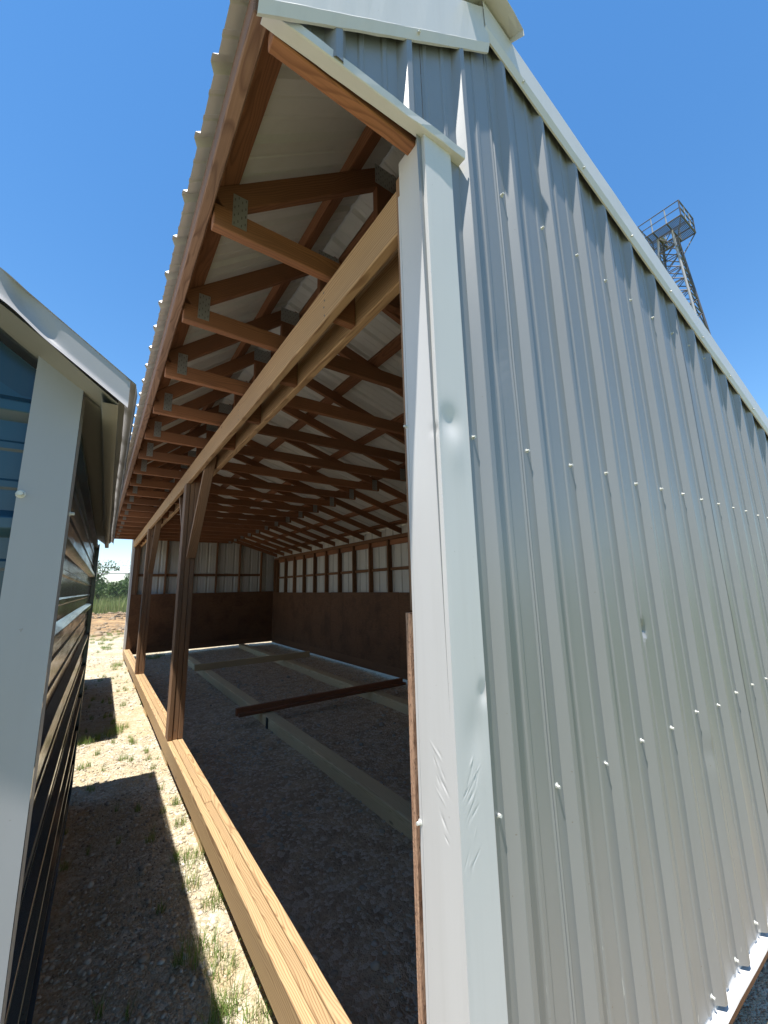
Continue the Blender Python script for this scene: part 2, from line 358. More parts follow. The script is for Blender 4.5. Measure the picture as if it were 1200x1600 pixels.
def prism(name, prof, p0, p1, a1, a2, mat, parent, closed=True, nseg=1, jit=0.0):
    """sweep a 2D profile (list of (u,v) on axes a1,a2) from p0 to p1"""
    p0, p1, a1, a2 = Vector(p0), Vector(p1), Vector(a1), Vector(a2)
    V = []; F = []; n = len(prof)
    for s in range(nseg+1):
        c = p0.lerp(p1, s/nseg)
        for u, v in prof:
            ju = random.uniform(-jit, jit) if 0 < s < nseg else 0
            V.append(c+a1*(u+ju)+a2*v)
    for s in range(nseg):
        for i in range(n if closed else n-1):
            j = (i+1) % n
            F.append((s*n+i, s*n+j, (s+1)*n+j, (s+1)*n+i))
    if closed: F += [tuple(range(n)), tuple(nseg*n+i for i in range(n))]
    return mesh(name, V, F, mat, parent)
def tube(V, F, a, b, r, k=4):
    a = Vector(a); b = Vector(b); d = (b-a).normalized()
    s = d.cross(Vector((0, 0, 1)) if abs(d.z) < .9 else Vector((1, 0, 0))).normalized(); t = d.cross(s)
    o = len(V)
    for p in (a, b):
        for i in range(k):
            an = 2*math.pi*i/k; V.append(p+s*math.cos(an)*r+t*math.sin(an)*r)
    for i in range(k):
        j = (i+1) % k; F.append((o+i, o+j, o+k+j, o+k+i))
    F.append(tuple(o+i for i in range(k))); F.append(tuple(o+k+i for i in range(k)))

# ------------------------------------------------------------------ ground
def hsh(x, y):
    r = np.zeros_like(x)
    for a, b, f, p in ((.9, .4, 1.1, .3), (-.5, 1.1, 2.3, 1.7), (1.7, -.8, 3.9, 4.1), (2.6, 2.1, 7.3, 2.2), (-4.1, 3.3, 11.0, 5.0), (6.3, 5.9, 17.0, .9)):
        r += np.sin((a*x+b*y)*f+p+1.3*np.sin((b*x-a*y)*f*.7+p))/f
    return r
def ground_z(x, y):
    z = 0.010*hsh(x*1.0, y*1.0)
    z = z + 0.006*np.sin(x*37+np.sin(y*23)*2)*np.sin(y*41+np.sin(x*29)*2)*0.5
    z = z + np.exp(-((y-26)/3.2)**2)*(0.32+0.10*hsh(x*.5+3, y*.5))
    z = z + np.clip((y-60)/300, 0, 3)*0.4
    return z
def graded(lo, a, b, hi, st, far):
    xs = list(np.arange(a, b+st*.5, st)); d = st; x = b
    while x < hi: d = min(d*1.22, far); x += d; xs.append(x)
    d = st; x = a; pre = []
    while x > lo: d = min(d*1.22, far); x -= d; pre.append(x)
    return np.array(pre[::-1]+xs)
gx = graded(-900, -1.0, 3.9, 900, 0.03, 60); gy = graded(-600, -0.9, 11.6, 1500, 0.035, 60)
X, Y = np.meshgrid(gx, gy, indexing='ij'); Z = ground_z(X, Y)
me = bpy.data.meshes.new('ground'); ni, nj = X.shape
me.vertices.add(ni*nj); me.vertices.foreach_set('co', np.stack([X, Y, Z], -1).astype(np.float32).ravel())
I = (np.arange(ni-1)[:, None]*nj+np.arange(nj-1)[None]).ravel()
Q = np.stack([I, I+nj, I+nj+1, I+1], -1).astype(np.int32)
me.loops.add(Q.size); me.loops.foreach_set('vertex_index', Q.ravel())
me.polygons.add(len(Q)); me.polygons.foreach_set('loop_start', np.arange(0, Q.size, 4, dtype=np.int32)); me.polygons.foreach_set('loop_total', np.full(len(Q), 4, np.int32))
me.polygons.foreach_set('use_smooth', np.ones(len(Q), bool)); me.update(); me.validate()
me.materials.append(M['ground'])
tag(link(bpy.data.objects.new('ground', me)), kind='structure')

def rawmesh(name, V, F, mat, kind=None, parent=None, smooth=False):
    V = np.asarray(V, np.float32).reshape(-1, 3); F = np.asarray(F, np.int32); k = F.shape[1]
    me = bpy.data.meshes.new(name); me.vertices.add(len(V)); me.vertices.foreach_set('co', V.ravel())
    me.loops.add(F.size); me.loops.foreach_set('vertex_index', F.ravel())
    me.polygons.add(len(F)); me.polygons.foreach_set('loop_start', np.arange(0, F.size, k, dtype=np.int32)); me.polygons.foreach_set('loop_total', np.full(len(F), k, np.int32))
    if smooth: me.polygons.foreach_set('use_smooth', np.ones(len(F), bool))
    me.update(); me.validate(); me.materials.append(M[mat])
    o = bpy.data.objects.new(name, me)
    if kind: o['kind'] = kind
    return link(o, parent)

# gravel stones
bm = bmesh.new(); bmesh.ops.create_icosphere(bm, subdivisions=1, radius=1)
IV = np.array([v.co[:] for v in bm.verts]); IF = np.array([[v.index for v in f.verts] for f in bm.faces]); bm.free()
def stones(n, xr, yr, smin, smax):
    x = np.random.uniform(*xr, n); y = np.random.uniform(*yr, n)
    s = smin*(smax/smin)**(np.random.rand(n)**2.2)
    return np.stack([x, y, s], -1)
st = np.concatenate([stones(9000, (-.95, .12), (0.3, 5), .004, .016), stones(6000, (-.95, .3), (4.5, 13.5), .006, .022),
                     stones(6500, (.12, 1.6), (.2, 4.5), .004, .019), stones(5000, (.3, 3.6), (1, 11), .005, .024), stones(1500, (.6, 2.6), (-1.2, -.02), .005, .02), stones(260, (.2, 3.4), (.5, 9), .02, .042), stones(160, (-.9, .0), (.6, 9), .016, .03), stones(3500, (-5, 7), (17.5, 29.8), .02, .16)])
ok = np.random.rand(len(st)) < np.clip(0.55+0.9*hsh(st[:, 0]*1.6+7, st[:, 1]*1.6), .12, 1); st = st[ok]
k = len(st); sc = np.random.uniform(.55, 1.25, (k, 1, 3))*st[:, 2][:, None, None]; sc[:, :, 2] *= .65
P_ = IV[None]*(1+np.random.uniform(-.28, .28, (k, 12, 1)))*sc
an = np.random.rand(k)*6.283; ca, sa = np.cos(an)[:, None], np.sin(an)[:, None]
PX = P_[..., 0]*ca-P_[..., 1]*sa; PY = P_[..., 0]*sa+P_[..., 1]*ca
PX += st[:, 0][:, None]; PY += st[:, 1][:, None]; PZ = P_[..., 2]+ground_z(st[:, 0], st[:, 1])[:, None]+st[:, 2][:, None]*.12
VV = np.stack([PX, PY, PZ], -1).reshape(-1, 3); FF = (IF[None]+(np.arange(k)*12)[:, None, None]).reshape(-1, 3)
tag(rawmesh('gravel', VV, FF, 'stones', 'stuff'), 'loose pale limestone gravel scattered over the ground around the shed', 'gravel')

# ------------------------------------------------------------------ the run-in shed
L, W = 10.973, 3.66
shed = empty('run_in_shed'); tag(shed, 'long open-fronted shed of grey ribbed steel on wooden trusses and posts', 'shed')
PKX, PKZ = 0.322, 3.575                    # peak of the truss top chords
SF, SR = 0.815, 0.31                       # slopes, front and rear
EX = -0.523                                # eave edge of the roof sheet
def top_front(x): return PKZ-SF*(PKX-x)
def top_rear(x): return PKZ-SR*(x-PKX)
PUR = 0.050                                # purlin thickness measured vertically
def roof_z(x): return top_front(x)+PUR if x < PKX else top_rear(x)+0.043
BC = 2.80                                  # underside of the bottom chords
# sill of three plies with staggered joints
sx = [-0.007, 0.0355, 0.0785, 0.1215]
for a, cuts in ((0, [0.02, 2.62, 6.9, L-.01]), (1, [0.02, 2.33, 5.4, 9.1, L-.01]), (2, [0.02, 1.9, 6.2, L-.01])):
    for y0, y1 in zip(cuts, cuts[1:]):
        dz = random.uniform(-.003, .003)
        bx('sill_plank', sx[a]+.001, sx[a+1]-.001, y0+.0015, y1-.0015, 0.078+dz, 0.217+dz, 'sill', shed, 'y', 0.004)
for y in (0.6, 2.2, 3.7, 5.5, 7.3, 9.1, 10.6):
    bx('footing_block', 0.005, 0.115, y, y+.35, -.03, 0.0765, 'timber', shed)
# posts, each three plies, and their knee braces
for y in (3.665, 7.315):
    p = empty('post', (0, y, 0), parent=shed)
    bx('post_ply', -.007, .0315, 0, .139, .2185, 2.604, 'post', p, 'z', .004)
    bx('post_ply', .034, .0775, .006, .141, .2185, 2.79, 'post', p, 'z', .004)
    bx('post_ply', .080, .121, 0.002, .138, .2185, 2.79, 'post', p, 'z', .004)
    board('knee_brace', (.0795, -.012, 1.86), (.0795, -.68, 2.715), .084, .038, 'post', p, (1, 0, 0))
    board('knee_brace', (.0795, .151, 1.86), (.0795, .82, 2.715), .084, .038, 'post', p, (1, 0, 0))
bx('corner_post', .002, .090, .022, .060, .2185, 2.79, 'post', shed, 'z')
bx('corner_post', -.003, .035, .062, .136, 1.478, 2.79, 'post', shed, 'z')
bx('corner_post', .004, .121, L-.0995, L-.012, .2185, 2.79, 'post', shed, 'z')
prism('corner_trim', [(-.013, .0), (.034, .0), (.034, .003), (-.010, .003), (-.010, .13), (-.013, .13)], (0, L-.122, .2), (0, L-.122, 2.79), (1, 0, 0), (0, 1, 0), 'trim', shed)
# header beams either side of the posts, blocks between them under every truss
for y0, y1 in ((.024, 4.9), (4.902, L-.012)):
    bx('header_beam', .0, .038, y0, y1, 2.602, 2.758, 'header', shed, 'y', .004)
for y0, y1 in ((.024, 3.1), (3.102, 8.0), (8.002, L-.012)):
    bx('header_beam', .142, .181, y0, y1, 2.622, 2.775, 'header', shed, 'y', .004)
TY = [.6158+.6096*i for i in range(17)]
for y in TY: bx('spacer_block', .0395, .1405, y, y+.038, 2.622, 2.798, 'truss', shed, 'x')
nm_ = bpy.data.meshes.new('nail'); bm = bmesh.new(); bmesh.ops.create_cone(bm, segments=8, radius1=.0045, radius2=.004, depth=.0016, cap_ends=True); bm.to_mesh(nm_); bm.free(); nm_.materials.append(M['hole'])
for y in [TY[0]+.019, TY[2]+.019, 2.9, 4.7, 5.1]:
    for q in range(4):
        o = bpy.data.objects.new('nail', nm_); o.matrix_basis = Matrix.Translation((-.0003, y+random.uniform(-.008, .008), 2.625+.034*q+random.uniform(-.005, .005))) @ Matrix.Rotation(math.pi/2, 4, 'Y'); link(o, shed)
for y in (3.665, 7.315):
    for x, z in ((.012, .26), (.05, .30), (.10, .27), (.012, .9), (.06, 1.2), (.10, .7), (.015, 1.6), (.06, 2.2)):
        o = bpy.data.objects.new('nail', nm_); o.matrix_basis = Matrix.Translation((x, y+(.0055 if .034 < x < .078 else .0015 if x > .078 else -.0005), z)) @ Matrix.Rotation(math.pi/2, 4, 'X'); link(o, shed)
# trusses
def gusset(name, w, h, parent, mw, slots=True):
    global _g
    V = [(-w/2, -.001, -h/2), (w/2, -.001, -h/2), (w/2, -.001, h/2), (-w/2, -.001, h/2)]
    V += [(a, .0005, c) for a, b, c in V]; F = [(0, 1, 2, 3), (4, 5, 6, 7), (0, 1, 5, 4), (1, 2, 6, 5), (2, 3, 7, 6), (3, 0, 4, 7)]
    o = mesh(name, V, F, 'galv', parent); o.matrix_basis = mw
    SV = []; SFc = []
    nx, nz = max(2, int(w/.012)), max(3, int(h/.03))
    for i in range(nx):
        for j in range(nz):
            x = -w/2+(i+.5)*w/nx; z = -h/2+(j+.5)*h/nz+(.006 if i % 2 else -.006)
            q = len(SV); SV += [(x-.0018, -.0022, z-.0055), (x+.0018, -.0022, z-.0055), (x+.0018, -.0022, z+.0055), (x-.0018, -.0022, z+.0055)]
            SFc.append((q, q+1, q+2, q+3))
    s = mesh('punched_slots', SV, SFc, 'hole', None); C.objects.unlink(s)
    o.data.materials.append(M['hole'])
    bm = bmesh.new(); bm.from_mesh(o.data); nf = len(bm.faces); bm.from_mesh(s.data)
    bm.faces.ensure_lookup_table()
    for f in bm.faces[nf:]: f.material_index = 1
    bm.to_mesh(o.data); bm.free(); bpy.data.objects.remove(s)
    return o
def rot_xz(x, y, z, ang):
    return Matrix.Translation((x, y, z)) @ Matrix.Rotation(-ang, 4, 'Y')
def make_truss(y):
    t = empty('truss', (0, y, 0), parent=shed)
    T = .038; yc = T/2; H = .089
    board('bottom_chord', (-.44, yc, BC+H/2), (.1495, yc, BC+H/2), T, H, 'truss', t, (0, 1, 0))
    board('bottom_chord', (.1515, yc, BC+H/2), (2.36, yc, BC+H/2), T, H, 'truss', t, (0, 1, 0))
    cf = math.hypot(1, SF); hv = H*cf/2
    board('top_chord', (-.425, yc, top_front(-.425)-hv), (PKX-.002, yc, top_front(PKX-.002)-hv), T, H, 'truss', t, (0, 1, 0))
    cr = math.hypot(1, SR); hr = H*cr/2
    board('top_chord', (PKX+.03, yc, top_rear(PKX+.03)-hr-.004), (W+.12, yc, top_rear(W+.12)-hr), T, H, 'truss', t, (0, 1, 0))
    board('web', (PKX-.01, yc, BC+H+.002), (PKX-.01, yc, 3.44), T, H, 'truss', t, (0, 1, 0))
    gusset('gusset_plate', .052, .135, t, rot_xz(-.352, -.0012, 2.895, 0))
    gusset('gusset_plate', .14, .11, t, rot_xz(PKX+.005, -.0012, 3.49, 0))
    gusset('gusset_plate', .075, .14, t, rot_xz(2.285, -.0012, 2.875, 0))
    return t
def copy_tree(o, parent):
    c = o.copy(); C.objects.link(c); c.parent = parent
    for ch in list(o.children): copy_tree(ch, c)
    return c
t0 = make_truss(TY[0])
for y in TY[1:]:
    t = copy_tree(t0, shed); t.location = (0, y, 0)
for y in (.024, L-.062):
    t = copy_tree(t0, shed); t.location = (0, y, 0)
# purlins laid flat on the top chords
def purlin(x, front, mat='truss'):
    z = top_front(x) if front else top_rear(x)
    a = math.atan(SF if front else -SR); n_ = Vector((-math.sin(a), 0, math.cos(a))); d = Vector((math.cos(a), 0, math.sin(a)))
    c = Vector((x, 0, z))+d*.0445+n_*.0195
    for y0, y1 in ((.012, 4.27), (4.272, 9.1), (9.102, L-.012)):
        board('purlin', (c.x, y0, c.z), (c.x, y1, c.z), .089, .038, mat, shed, tuple(d))
for x in (-.425, .115): purlin(x, True)
for x in (.40, 1.02, 1.64, 2.26, 2.88, 3.45): purlin(x, False)
# fascia under the eave
yb = [.03, 2.44, 6.1, L-.012]
for k_, (y0, y1) in enumerate(zip(yb, yb[1:])):
    bx('fascia_board', -.485, -.446, y0+.001, y1-.001, 2.84+random.uniform(-.003, .003), 2.945, 'fascia', shed, 'y', .004)
# roof sheets: twelve a side, ribs run up the slope
RPH = .2443
def roofsheet(y0, y1, front):
    prof = rib_profile(y0, y1, RPH)
    a = math.atan(SF if front else SR); cs, sn = math.cos(a), math.sin(a)
    if front: fn = lambda s, h, t: (t-sn*h, s, roof_z(t)+cs*h)
    else: fn = lambda s, h, t: (t+sn*h, s, roof_z(max(t, PKX+1e-4))+cs*h)
    return sheet('roof_sheet', prof, (lambda s: EX) if front else (lambda s: PKX+.004), (lambda s: PKX-.004) if front else (lambda s: W+.17), fn, 'roof', shed, 3)
for i in range(12):
    y0, y1 = -.012+i*.9164, -.012+(i+1)*.9164
    roofsheet(y0, y1, True); roofsheet(y0, y1, False)
# ridge cap, its end sticks out crumpled beyond the gable
def ridge():
    V = []; F = []
    ys = [-.085, -.065, -.035, 0, .1]+list(np.linspace(.3, L+.02, 14))
    for y in ys:
        e = max(0, -y)/.085*.8
        lft = .125; rgt = .125
        z = PKZ+.066
        V += [(PKX-lft, y, z-SF*lft+.012-.03*e), (PKX-.05, y, z-.05*SF+.012-.01*e), (PKX, y, z+.004-.02*e), (PKX+.07+.006*e, y, z-.07*SR-.03*e), (PKX+rgt+.006*e, y, z-SR*rgt-.06*e), (PKX+rgt+.008*e, y, z-SR*rgt-.02-.07*e)]
    for i in range(len(ys)-1):
        for j in range(5): q = i*6+j; F.append((q, q+1, q+7, q+6))
    o = mesh('ridge_cap', V, F, 'trim', shed)
    md = o.modifiers.new('t', 'SOLIDIFY'); md.thickness = .002
ridge()
# gable sheets (36 inch), near and far end
GPH = 0.1155+.052
def gable_hi(x): return roof_z(x)-.03
def gable_lo(x): return BC+.006 if x < -.001 else .236
def gabsheet(x0, x1, yy, sgn, rows, dents, lap=0.0):
    prof = rib_profile(x0, x1, GPH, .0215, .0034, .031, .010)
    if x0 < 0 < x1: prof = sorted(prof+[(-.002, .0), (.0, .0)])
    if dents and x0 < .925 < x1:
        xs0, hs0 = [q[0] for q in prof], [q[1] for q in prof]
        prof = sorted(prof+[(float(u), float(np.interp(u, xs0, hs0))) for u in np.linspace(.884, .966, 23)])
    # split at the peak so that the top edge follows both rakes
    if x0 < PKX < x1: prof = sorted(prof+[(PKX, 0.0)])
    def fn(s, h, t):
        oc = .0008*math.sin(s*31+t*2.1)*math.sin(t*3.7+s*9)+.0004*math.sin(t*11+s*17)
        y = yy-sgn*(h+oc+lap)
        if dents:
            for dx, dz, r, dep in ((.925, 1.37, .018, .013), (.932, 1.345, .010, -.005), (1.30, .9, .03, .004), (.25, 2.2, .06, .003), (.9, .5, .05, .003)):
                q = ((s-dx)/r)**2+((t-dz)/(r*1.4))**2
                if q < 9: y += sgn*dep*math.exp(-q)
        return (s, y, t)
    return sheet('wall_sheet', prof, gable_lo, gable_hi, fn, 'panel' if sgn > 0 else 'inside', shed, rows)
edges = [-.462, .0, .853, 1.768, 2.682, W]
for i, (a, b) in enumerate(zip(edges, edges[1:])):
    gabsheet(a, b+(.03 if i and b < W else 0), 0.0, 1, 240 if i == 2 else 90 if i == 1 else 40, i in (1, 2), .0013*(i % 2)); gabsheet(a, b, L, -1, 6, False)
# back wall sheets
for i in range(12):
    y0, y1 = i*L/12, (i+1)*L/12
    sheet('wall_sheet', rib_profile(y0, y1, .1), lambda s: .236, lambda s: roof_z(W)-.003, lambda s, h, t: (W+h, s, t), 'inside', shed, 2)
# studs, girts, plates and plywood lining
for i in range(18):
    y = .30+.6096*i
    if y > L-.1: break
    bx('stud', W-.094, W-.005, y, y+.038, .226, 2.36, 'stud', shed, 'z')
bx('stud', W-.094, W-.005, L-.10, L-.062, .226, 2.36, 'stud', shed, 'z')
for y0, y1 in ((.07, 3.65), (3.652, 7.3), (7.302, L-.066)):
    bx('top_plate', W-.094, W-.005, y0, y1, 2.362, 2.40, 'stud', shed, 'y')
    bx('base_board', W-.094, W-.006, y0, y1, .062, .224, 'stud', shed, 'y')
ys_ = [.30+.6096*i for i in range(18) if .30+.6096*i < L-.1]
for a, b in zip(ys_, ys_[1:]):
    bx('girt', W-.046, W-.006, a+.039, b-.001, 1.815, 1.868, 'stud', shed, 'y')
    bx('blocking', W-.044, W-.006, a+.039, b-.001, 2.268, 2.36, 'truss', shed, 'y')
    bx('blocking', W-.042, W-.006, a+.02, b+.018, 2.402, 2.435, 'stud', shed, 'y')
xs_ = [.125+.6096*i for i in range(6)]
for yy, sg in ((L, -1), (0, 1)):
    y0, y1 = (L-.100, L-.010) if sg < 0 else (.022, .112)
    for x in xs_[0 if sg < 0 else 1:]:
        hz = (top_front(x)-.15 if x < PKX else top_rear(x+.038)-.10)
        bx('stud', x, x+.038, y0, y1, .226, min(hz, 2.80) if x < 2.2 else hz, 'stud', shed, 'z')
    bx('base_board', .128, W-.10, y0, y1, .085, .224, 'stud', shed, 'x')
    for a, b in zip(xs_, xs_[1:]):
        bx('girt', a+.039, b-.001, (L-.05 if sg < 0 else .012), (L-.012 if sg < 0 else .05), 1.90, 1.965, 'stud', shed, 'x')
def ply(x0, x1, y0, y1, z0, z1):
    lx, ly = x1-x0, y1-y0
    o = bpy.data.objects.new('plywood_sheet', box_mesh(lx, ly, z1-z0, 'ply', 0)); o.location = ((x0+x1)/2, (y0+y1)/2, (z0+z1)/2)
    return link(o, shed)
yy = [.14, 2.44, 4.876, 7.314, 9.752, L-.118]
for a, b in zip(yy, yy[1:]): ply(W-.112, W-.0955, a+.002, b-.002, .215, 1.437+random.uniform(-.004, .004))
for a, b in ((-.003, 1.22), (1.224, W-.115)): ply(a, b, L-.1185, L-.1025, .215, 1.47)
for a, b in ((-.0155, 1.218), (1.222, 2.44), (2.444, W-.1)):
    o = ply(a, b, .1215, .1375, .11, 1.474)
    if a < 0: o.data = o.data.copy(); o.data.materials[0] = M['plyedge']
# screws in the gable
bm = bmesh.new()
bmesh.ops.create_cone(bm, segments=10, radius1=.0074, radius2=.006, depth=.002, cap_ends=True)
bmesh.ops.create_cone(bm, segments=6, radius1=.0044, radius2=.004, depth=.0085, cap_ends=True, matrix=Matrix.Translation((0, 0, .005)))
sm = bpy.data.meshes.new('screw'); bm.to_mesh(sm); bm.free(); sm.materials.append(M['screw'])
def screw(p, d, parent, sc=1.0):
    o = bpy.data.objects.new('screw', sm)
    mw = Vector(d).to_track_quat('Z', 'Y').to_matrix().to_4x4(); mw.translation = p
    o.matrix_basis = mw @ Matrix.Rotation(random.uniform(0, 1), 4, 'Z') @ Matrix.Scale(sc, 4)
    return link(o, parent)
for i in range(16):
    for zr, j0 in ((2.823, 1), (1.917, 0), (1.04, 0), (.268, 1)):
        x = .1155+RIB*i
        if i < j0 or x > W-.03 or zr > gable_hi(x)-.15: continue
        screw((x+random.uniform(-.004, .004), -.001, zr+random.uniform(-.008, .008)), (random.uniform(-.12, .12), -1, random.uniform(-.12, .12)), shed)
# trims ------------------------------------------------------------
def gridsheet(name, us, vs, fn, mat, parent, smooth=True):
    V = [fn(u, v) for u in us for v in vs]; n = len(vs)
    F = [(i*n+j, (i+1)*n+j, (i+1)*n+j+1, i*n+j+1) for i in range(len(us)-1) for j in range(n-1)]
    return mesh(name, V, F, mat, parent, smooth)
def corner_trim():
    random.seed(3)
    rid = []
    for q in range(34):   # crumpled creases from a blow low on the trim, one set on each face
        f = q % 2; u_ = random.random(); zc = .985+.20*u_**.8
        rid.append((f, random.uniform(.030, .066)-(.01 if f else 0)+.02*(u_-.5), zc, random.uniform(.65, 1.25), random.uniform(.007, .018), random.uniform(.0011, .0024), random.choice((-1, -1, 1))*random.uniform(.0003, .0010)))
    def dz(face, a, z):
        d = .0005*math.sin(z*5+face)+.0002*math.sin(z*13+a*40)
        for f, a0, z0, ang, ln, wd, am in rid:
            if f != face: continue
            da, dd = a-a0, z-z0
            c, s = math.cos(ang), math.sin(ang)
            p = da*c+dd*s; q = -da*s+dd*c
            g = (p/ln)**2+(q/wd)**2
            if g < 12: d += am*math.exp(-g)
        # push-in dents
        for f, a0, z0, ra, rz, am in ((1, .042, 1.94, .03, .035, -.007), (0, .012, 1.915, .018, .012, -.003), (1, .094, 1.30, .016, .022, -.004), (1, .06, 1.22, .03, .06, -.003), (1, .05, 1.86, .03, .05, .002)):
            if f != face: continue
            g = ((a-a0)/ra)**2+((z-z0)/rz)**2
            if g < 9: d += am*math.exp(-g)
        e = min(1, a/.012)
        return d*e
    zs = np.concatenate([np.linspace(.2, .98, 50), np.arange(.985, 1.24, .0016), np.linspace(1.245, 1.31, 14), np.linspace(1.315, 2.2, 130), np.linspace(2.21, 2.818, 50)])
    af = np.linspace(0, .118, 56)
    gridsheet('corner_trim', list(zs), list(af), lambda z, a: (-.012-dz(0, a, z), -.013+a, z), 'trim', shed)
    af = np.linspace(0, .103, 50)
    gridsheet('corner_trim', list(zs), list(af), lambda z, a: (-.012+a, -.013-dz(1, a, z), z), 'trim', shed)
    prism('corner_trim', [(0, 0), (.0, .011), (.012, .011)], (.0912, -.013, .2), (.0912, -.013, 2.79), (1, 0, 0), (0, 1, 0), 'trim', shed, False)
    prism('corner_trim', [(0, 0), (.012, 0), (.012, .008), (.0, .008)], (-.0125, .1055, .2), (-.0125, .1055, 2.70), (1, 0, 0), (0, 1, 0), 'trim', shed)
corner_trim()
screw((-.013, .112, 1.02), (-1, 0, 0), shed); screw((-.013, .112, 1.96), (-1, 0, 0), shed, .8)
# trim along the underside of the cantilevered gable
prism('soffit_trim', [(0, 0), (-.030, 0), (-.032, .002), (-.034, .026), (-.031, .026), (-.029, .003), (0, .003)], (-.470, .022, BC), (.137, .002, BC), (0, 1, 0), (0, 0, 1), 'trim', shed, True, 14, .0012)
# rake trims
RK = [(0.004, 0), (-.002, 0), (-.012, .030), (-.011, .034), (-.009, .158), (-.002, .168), (0.02, .168)]
def rake(name, x0, x1, front, y0=0.0, sgn=1):
    f = top_front if front else top_rear
    off = -.172 if front else -.124
    p0 = (x0, y0, f(x0)+off); p1 = (x1, y0, f(x1)+off)
    prism(name, [(u*sgn, v*(1.3 if front and v > .1 else .96 if v > .1 else 1)) for u, v in RK], p0, p1, (0, 1, 0), (0, 0, 1), 'trim', shed, False, 20, .0009)
rake('rake_trim', -.49, PKX-.012, True, -.0225); rake('rake_trim', PKX-.03, W+.17, False, -.0245)
rake('rake_trim', -.49, PKX-.012, True, L+.012, -1); rake('rake_trim', PKX-.03, W+.17, False, L+.016, -1)
for i in range(9):
    x = .50+i*.4; screw((x, -.033, top_rear(x)-.104), (0, -1, -.5), shed, .9)
screw((-.03, -.031, top_front(-.03)-.152), (0, -1, -.5), shed, .9)
# base drip trim of the gable and far corner trim
prism('base_trim', [(.004, .02), (.0, .0), (-.027, -.004), (-.029, -.010), (-.026, -.011), (.004, -.006)], (.09, -.001, .222), (W+.01, -.001, .222), (0, 1, 0), (0, 0, 1), 'trim', shed, True, 20, .001)

prism('corner_trim', [(-.012, -.10), (-.012, .012), (.09, .012), (.09, .009), (-.009, .009), (-.009, -.10)], (0, L, .2), (0, L, 2.81), (1, 0, 0), (0, 1, 0), 'trim', shed)
prism('corner_trim', [(.012, .10), (.012, -.012), (-.09, -.012), (-.09, -.009), (.009, -.009), (.009, .10)], (W+.012, 0, .2), (W+.012, 0, roof_z(W)-.05), (1, 0, 0), (0, 1, 0), 'trim', shed)

# ------------------------------------------------------------------ loose timbers inside
def timber(label, parts, mat='timber', cat='timber', nm='timber'):
    lo = Vector((min(p[0] for p in parts), min(p[2] for p in parts), min(p[4] for p in parts)))
    if len(parts) == 1:
        a = parts[0]; return tag(bx(nm, *a[:6], mat, None, a[6], .005), label, cat, 'timbers lying on the shed floor')
    e = empty(nm, lo); tag(e, label, cat, 'timbers lying on the shed floor')
    for a in parts:
        bx('plank', a[0]-lo.x, a[1]-lo.x, a[2]-lo.y, a[3]-lo.y, a[4]-lo.z, a[5]-lo.z, a[6+1] if len(a) > 7 else mat, e, a[6], .004)
    return e
timber('pale treated beam running lengthwise nearest the camera, its far end under the dark cross plank', [(1.07, 1.208, .22, 4.115, -.01, .114, 'y')])
timber('greyish beam running lengthwise between the dark cross plank and the far wall', [(1.075, 1.21, 4.13, 10.6, -.01, .108, 'y')])
timber('pale lengthwise beam lying closest to the plywood back wall', [(2.60, 2.742, .6, 10.72, -.01, .110, 'y')])
timber('dark doubled cross plank resting on the two beams halfway along the floor', [(.79, 3.20, 4.365, 4.405, .1155, .200, 'x'), (.805, 3.21, 4.30, 4.363, .1155, .150, 'x')], 'plank', 'plank', 'cross_plank')
timber('olive cross plank on edge at the far end of the shed floor', [(.93, 3.18, 7.55, 7.592, .1115, .225, 'x')], 'timber', 'plank', 'cross_plank')
tag(bx('strap', 1.058, 1.067, 4.085, 4.135, .0, .112, 'black', None, 'z', .001), 'black metal strap on the joint of the lengthwise beams', 'strap')

